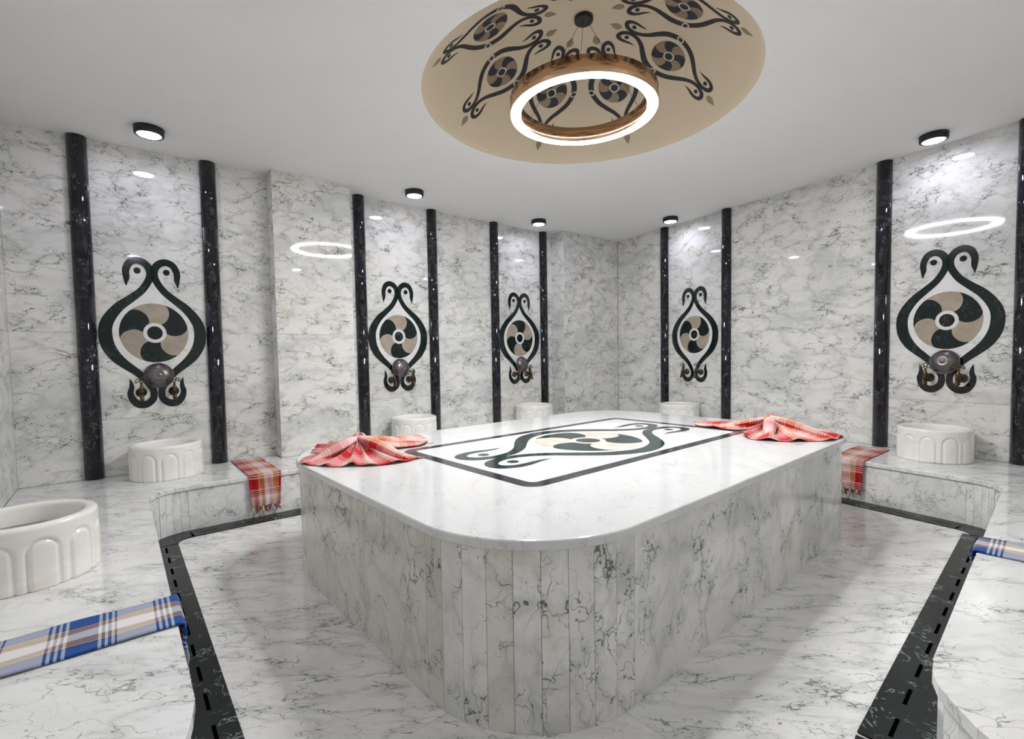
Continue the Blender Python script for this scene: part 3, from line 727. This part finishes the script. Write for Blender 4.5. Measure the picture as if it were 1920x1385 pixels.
# ------------------------------------------------------------------ draped cloths
def draped(name, label, cloth, thread, edge, inward, width, back, drop, skew=0.0, group=None, taper=0.0, uoff=0.0, voff=0.0, wav=.003, flip=False):
    """cloth lying on a bench slab from `back` metres behind the edge, over the edge and `drop` down the face"""
    e = Vector(edge); inw = Vector(inward).normalized(); al = Vector((-inw.y, inw.x))
    t = thing(name, label, 'cloth', (*edge, ZB), 0, group)
    path = []
    nb_ = 26
    for i in range(nb_): path.append((back*(1-i/nb_), .0075))
    r = .012
    for k in range(7): a = R(90*k/6); path.append((-r*math.sin(a)*1.1, .0075-r+r*math.cos(a)))
    nd = 20
    for i in range(1, nd+1): path.append((-.0135-.003*math.sin(i*.9), -.006-drop*i/nd))
    NW = 28; V = []; F = []; UV = []; s = 0; last = None; rows = []
    for (p, z) in path:
        if last: s += math.hypot(p-last[0], z-last[1])
        last = (p, z); rows.append(s)
    for layer in (0, 1):
        for i, (p, z) in enumerate(path):
            hang = max(0, -z)/drop; wsc = 1-taper*hang
            for j in range(NW+1):
                u = (j/NW-.5)*width*wsc
                fold = wav*math.sin(j*.9+hang*2.0)*(1 if z < 0 else .0)*(1+2*hang)
                lie = .0035*(.5+.5*math.sin(j*.35+i*.5)) if z > 0 else 0
                th = .005 if layer else 0
                pp = p+fold*(-1 if z < 0 else 0)+(th if z < -.004 else 0); zz = z+lie-(th if z >= -.004 else 0)
                pp = max(pp, -.0) if False else pp
                q = e+inw*pp+al*(u+skew*max(0, p))
                V.append((q.x-edge[0], q.y-edge[1], zz)); UV.append(((1-j/NW if flip else j/NW)*width+uoff, rows[i]+voff))
    n1 = len(path); W = NW+1; o_ = n1*W
    for i in range(n1-1):
        for j in range(NW): F += [(i*W+j, i*W+j+1, (i+1)*W+j+1, (i+1)*W+j), (o_+i*W+j, o_+(i+1)*W+j, o_+(i+1)*W+j+1, o_+i*W+j+1)]
        F += [(i*W, (i+1)*W, o_+(i+1)*W, o_+i*W), (i*W+NW, o_+i*W+NW, o_+(i+1)*W+NW, (i+1)*W+NW)]
    for j in range(NW): F += [(j, o_+j, o_+j+1, j+1), ((n1-1)*W+j, (n1-1)*W+j+1, o_+(n1-1)*W+j+1, o_+(n1-1)*W+j)]
    fix_normals(mesh_obj('folded_cloth', V, F, cloth, t, True, UV)) if False else mesh_obj('folded_cloth', V, F, cloth, t, True, UV)
    # tassels
    nt_ = 9
    for k in range(nt_):
        u = ((k+.5)/nt_-.5)*width*(1-taper); L = random.uniform(.028, .045); zt = path[-1][1]+.004
        pts = [(inw*(-.014+random.uniform(-.003, .003)))+al*(u+random.uniform(-.003, .003)*m_) for m_ in range(5)]
        pts = [(p_.x, p_.y, zt-L*m_/4) for m_, p_ in enumerate(pts)]
        v, f = tube(pts, [.0035, .0055, .004, .006, .0025], 7); mesh_obj('tassel', v, f, thread[k % len(thread)], t, True)
    return t
draped('bath_cloth', 'folded red plaid cloth hanging over the left wall bench by the second column', M['red_cloth'], [M['red_thread'], M['red_thread'], M['cream_thread']],
       PA(.735, -3.55), -nA, .20, .62, .205, skew=.0, group='plaid cloths hanging over the bench edges', taper=.12, flip=True)
draped('bath_cloth', 'folded dark red plaid cloth hanging over the right wall bench beside the platform corner', M['red_cloth'], [M['red_thread'], M['cream_thread']],
       PB(-1.690, -3.75), -nB, .21, .56, .20, group='plaid cloths hanging over the bench edges', taper=.1, uoff=.02, skew=.13, flip=True)
draped('bath_cloth', 'blue and white plaid cloth laid across the left foreground bench', M['blue_cloth'], [M['blue_thread']],
       (-1.040, 1.453), -dA, .215, .585, .212, group='plaid cloths hanging over the bench edges', taper=.08, uoff=0, voff=.02, wav=.002)
draped('bath_cloth', 'blue plaid cloth at the right edge of the picture on the right foreground bench', M['blue_cloth'], [M['blue_thread']],
       (1.80, 1.846), (.661, -.750), .20, .50, .20, group='plaid cloths hanging over the bench edges', taper=.08, voff=.12, wav=.002)

# gathered cloths on the platform
def bow(label, pinch, hgt, fans, seed, cloth, rolls=()):
    rnd = random.Random(seed); pinch = (pinch[0]*KP, pinch[1]*KP); fans = [([(a_*KP, b2*KP) for a_, b2 in rim], npl, amp) for rim, npl, amp in fans]
    t = thing('bow_cloth', label, 'cloth', (pinch[0], pinch[1], ZT), 0, 'gathered red cloths on the platform')
    for fi, (rim, npl, amp) in enumerate(fans):
        rim = catmull(rim, 12) if len(rim) > 2 else rim; Ls = [0]
        for i in range(1, len(rim)): Ls.append(Ls[-1]+math.dist(rim[i], rim[i-1]))
        n_ = 90; m_ = 16; V = []; UV = []; F = []; tot = Ls[-1]
        off = rnd.uniform(0, .2); ridges = [((q+.5+rnd.uniform(-.28, .28))/npl, rnd.uniform(.22, .55)/npl, rnd.uniform(.55, 1.25)) for q in range(npl)]
        for i in range(n_+1):
            s = tot*i/n_; k = 0
            while k < len(Ls)-2 and Ls[k+1] < s: k += 1
            tt = (s-Ls[k])/max(1e-6, Ls[k+1]-Ls[k]); rx = rim[k][0]+(rim[k+1][0]-rim[k][0])*tt-pinch[0]; ry = rim[k][1]+(rim[k+1][1]-rim[k][1])*tt-pinch[1]
            ph = npl*2*pi*i/n_; wv = sum(a_*math.exp(-((i/n_-c_)/w_)**2*2.2) for c_, w_, a_ in ridges); edge_ = min(1, i/6, (n_-i)/6)
            for j in range(m_+1):
                r = .05+.95*j/m_; rr_ = r*(1+.012*math.sin(ph*.7+1)*r)
                z = hgt*(1-r)**3.0 + amp*wv*(math.sin(pi*min(1, r*.8+.12)))*edge_ + .0045 + .010*wv*r*r*edge_ - .0
                tw = .012*math.sin(ph)*math.sin(pi*r); V.append((rx*rr_-ry*tw, ry*rr_+rx*tw, max(.003, z)+fi*.0022)); UV.append((s*1.6+off, r*math.hypot(rx, ry)+.03*fi))
        W = m_+1
        for i in range(n_):
            for j in range(m_): F.append((i*W+j, (i+1)*W+j, (i+1)*W+j+1, i*W+j+1))
        o = mesh_obj('gathered_fan', V, F, cloth, t, True, UV); sd = o.modifiers.new('s', 'SOLIDIFY'); sd.thickness = .002; sd.offset = 1
    # rolled folds running down from the knot
    for (ex, ey), rad0 in rolls:
        ex, ey = ex*KP-pinch[0], ey*KP-pinch[1]; n_ = 26; V = []; UV = []; F = []; sg = 16
        d = Vector((ex, ey)); L = d.length; d = d/L; pr = Vector((-d.y, d.x)); bend = rnd.uniform(-.02, .02)
        for i in range(n_+1):
            q = i/n_; rr = rad0*(.10+1.15*math.sin(pi*min(1, .14+q*.85))); zc = max(rr*.55+.004, hgt*.92*(1-q)**1.35+rr*.35); c_ = d*(L*q)+pr*(bend*math.sin(pi*q))
            for k in range(sg+1):
                a = 2*pi*k/sg; w_ = rr*(1.15+.12*math.sin(3*a+q*4)); V.append((c_.x+pr.x*w_*math.cos(a), c_.y+pr.y*w_*math.cos(a), max(.003, zc+rr*.8*math.sin(a)))); UV.append((a*rad0*1.1+off, L*q))
        for i in range(n_):
            for k in range(sg): F.append((i*(sg+1)+k, (i+1)*(sg+1)+k, (i+1)*(sg+1)+k+1, i*(sg+1)+k+1))
        mesh_obj('rolled_fold', V, F, cloth, t, True, UV)
    # the knot where the cloth is pinched
    for kx, ky, kr, kz in ((-.014, 0, .021, 0), (.016, .006, .022, .006), (0, -.014, .016, -.008)):
        bm = bmesh.new(); bmesh.ops.create_uvsphere(bm, u_segments=20, v_segments=12, radius=kr)
        for vv in bm.verts: vv.co = Vector((vv.co.x*(1+.15*math.sin(vv.co.z*260)), vv.co.y*(1+.15*math.sin(vv.co.x*220)), vv.co.z*1.25))+Vector((kx, ky, hgt*.93+kz))
        me = bpy.data.meshes.new('knot'); uvl = bm.loops.layers.uv.new('UVMap')
        for fc in bm.faces:
            fc.smooth = True
            for lp in fc.loops: lp[uvl].uv = (lp.vert.co.z*1.5, math.atan2(lp.vert.co.y, lp.vert.co.x)*.02)
        bm.to_mesh(me); bm.free(); me.materials.append(cloth); link(bpy.data.objects.new('knot', me), t)
    # a few end tassels
    for (rim, npl, amp) in fans[1:]:
        for q in (rim[len(rim)//2],):
            for k in range(4):
                a = math.atan2(q[1]-pinch[1], q[0]-pinch[0])+rnd.uniform(-.25, .25); x0, y0 = q[0]-pinch[0], q[1]-pinch[1]
                pts = [(x0+math.cos(a)*.012*m2, y0+math.sin(a)*.012*m2, .006) for m2 in range(4)]
                v, f = tube(pts, [.003, .004, .0035, .002], 6); mesh_obj('tassel', v, f, M['cream_thread'], t, True)
    return t
bow('red plaid cloth gathered into a bow on the left corner of the platform', (-.835, 2.60), .085,
    [([(-1.02, 2.50), (-1.075, 2.405), (-.98, 2.325), (-.86, 2.285), (-.76, 2.285), (-.65, 2.295), (-.56, 2.34), (-.45, 2.47)], 7, .026),
     ([(-1.10, 2.62), (-1.13, 2.80), (-1.06, 2.88)], 3, .022),
     ([(-.68, 2.98), (-.57, 3.04), (-.50, 2.86), (-.56, 2.76)], 3, .024)], 3, M['red_bow'],
    rolls=[((-.52, 2.41), .030), ((-.58, 2.56), .022), ((-1.02, 2.40), .028), ((-.62, 2.97), .022)])
bow('red plaid cloth gathered into a bow on the right corner of the platform', (1.67, 3.13), .085,
    [([(1.50, 3.06), (1.40, 2.93), (1.42, 2.80), (1.52, 2.745), (1.69, 2.725), (1.84, 2.755), (1.96, 2.86), (1.99, 2.97), (1.96, 3.06)], 7, .028),
     ([(1.45, 3.17), (1.29, 3.40), (1.42, 3.55), (1.56, 3.46)], 3, .020),
     ([(1.80, 3.40), (1.93, 3.36), (1.97, 3.22)], 2, .022)], 9, M['red_bow'],
    rolls=[((1.88, 2.83), .030), ((1.95, 2.97), .024), ((1.50, 2.82), .026), ((1.40, 3.33), .020)])

# ------------------------------------------------------------------ lamps
ring = thing('ring_lamp', 'glowing white ring lamp with copper band hung in the dome', 'lamp', (.425, 2.80, 0))
RR = .392; ZR0, ZR1 = 2.425, 2.492
v, f = lathe([(RR-.044, ZR0-.016), (RR-.041, ZR0-.018), (RR-.041, ZR0+.004), (RR+.015, ZR0+.004), (RR+.015, ZR0-.018), (RR+.018, ZR0-.016), (RR+.018, ZR1), (RR+.014, ZR1), (RR+.014, ZR0+.010), (RR-.040, ZR0+.010), (RR-.040, ZR1), (RR-.044, ZR1)], 96, True)
mesh_obj('copper_band', v, f, M['copper'], ring, True)
v, f = lathe([(RR-.0405, ZR0), (RR-.0405, ZR0-.018), (RR-.032, ZR0-.022), (RR-.013, ZR0-.0235), (RR+.006, ZR0-.022), (RR+.0145, ZR0-.018), (RR+.0145, ZR0)], 96, True)
mesh_obj('diffuser', v, f, M['ring_light'], ring, True)
v, f = lathe([(0, 2.932), (.048, 2.932), (.052, 2.936), (.052, 2.955), (.05, 2.957), (0, 2.957)], 40)
cxo, cyo = .44-.425, 2.835-2.80
mesh_obj('ceiling_rose', [(x+cxo, y+cyo, z) for x, y, z in v], f, M['lamp_black'], ring, True)
for a in (20, 140, 260):
    v, f = tube([(RR*.97*math.cos(R(a)), RR*.97*math.sin(R(a)), ZR1-.003), (cxo+.03*math.cos(R(a)), cyo+.03*math.sin(R(a)), 2.934)], .0012, 6)
    mesh_obj('suspension_wire', v, f, M['lamp_black'], ring)
SP = [(-2.228, 3.078, 'nearest, above the first niche at top left'), (-.824, 4.297, 'above the middle niche of the left wall'), (.315, 5.28, 'above the far niche of the left wall'),
      (1.725, 5.263, 'above the corner niche of the right wall'), (2.885, 3.353, 'at the top right above the large niche'),
      (-1.50, 1.50, 'added as unseen fill above the left foreground basin'), (1.70, 1.45, 'added as unseen fill above the right foreground bench'), (.05, .30, 'added as unseen fill over the entrance behind the camera')]  # last three spots are out of frame, added to brighten the room
sp0 = None
for x, y, where in SP:
    if sp0 is None:
        sp0 = thing('ceiling_spot', '', 'lamp')
        v, f = lathe([(0, 0), (.078, 0), (.080, -.003), (.078, -.040), (.074, -.045), (.064, -.045), (.062, -.040), (0, -.036)], 40); mesh_obj('housing', v, f, M['lamp_black'], sp0, True)
        v, f = lathe([(0, -.047), (.052, -.0465), (.0615, -.0435), (.0615, -.037), (0, -.037)], 40); mesh_obj('diffuser', v, f, M['spot_light'], sp0, True)
        o = sp0
    else: o = copy_tree(sp0)
    o.location = (x, y, ZC-.0005); tag(o, 'small round black surface spot lamp '+where, 'lamp', 'round black ceiling spots')
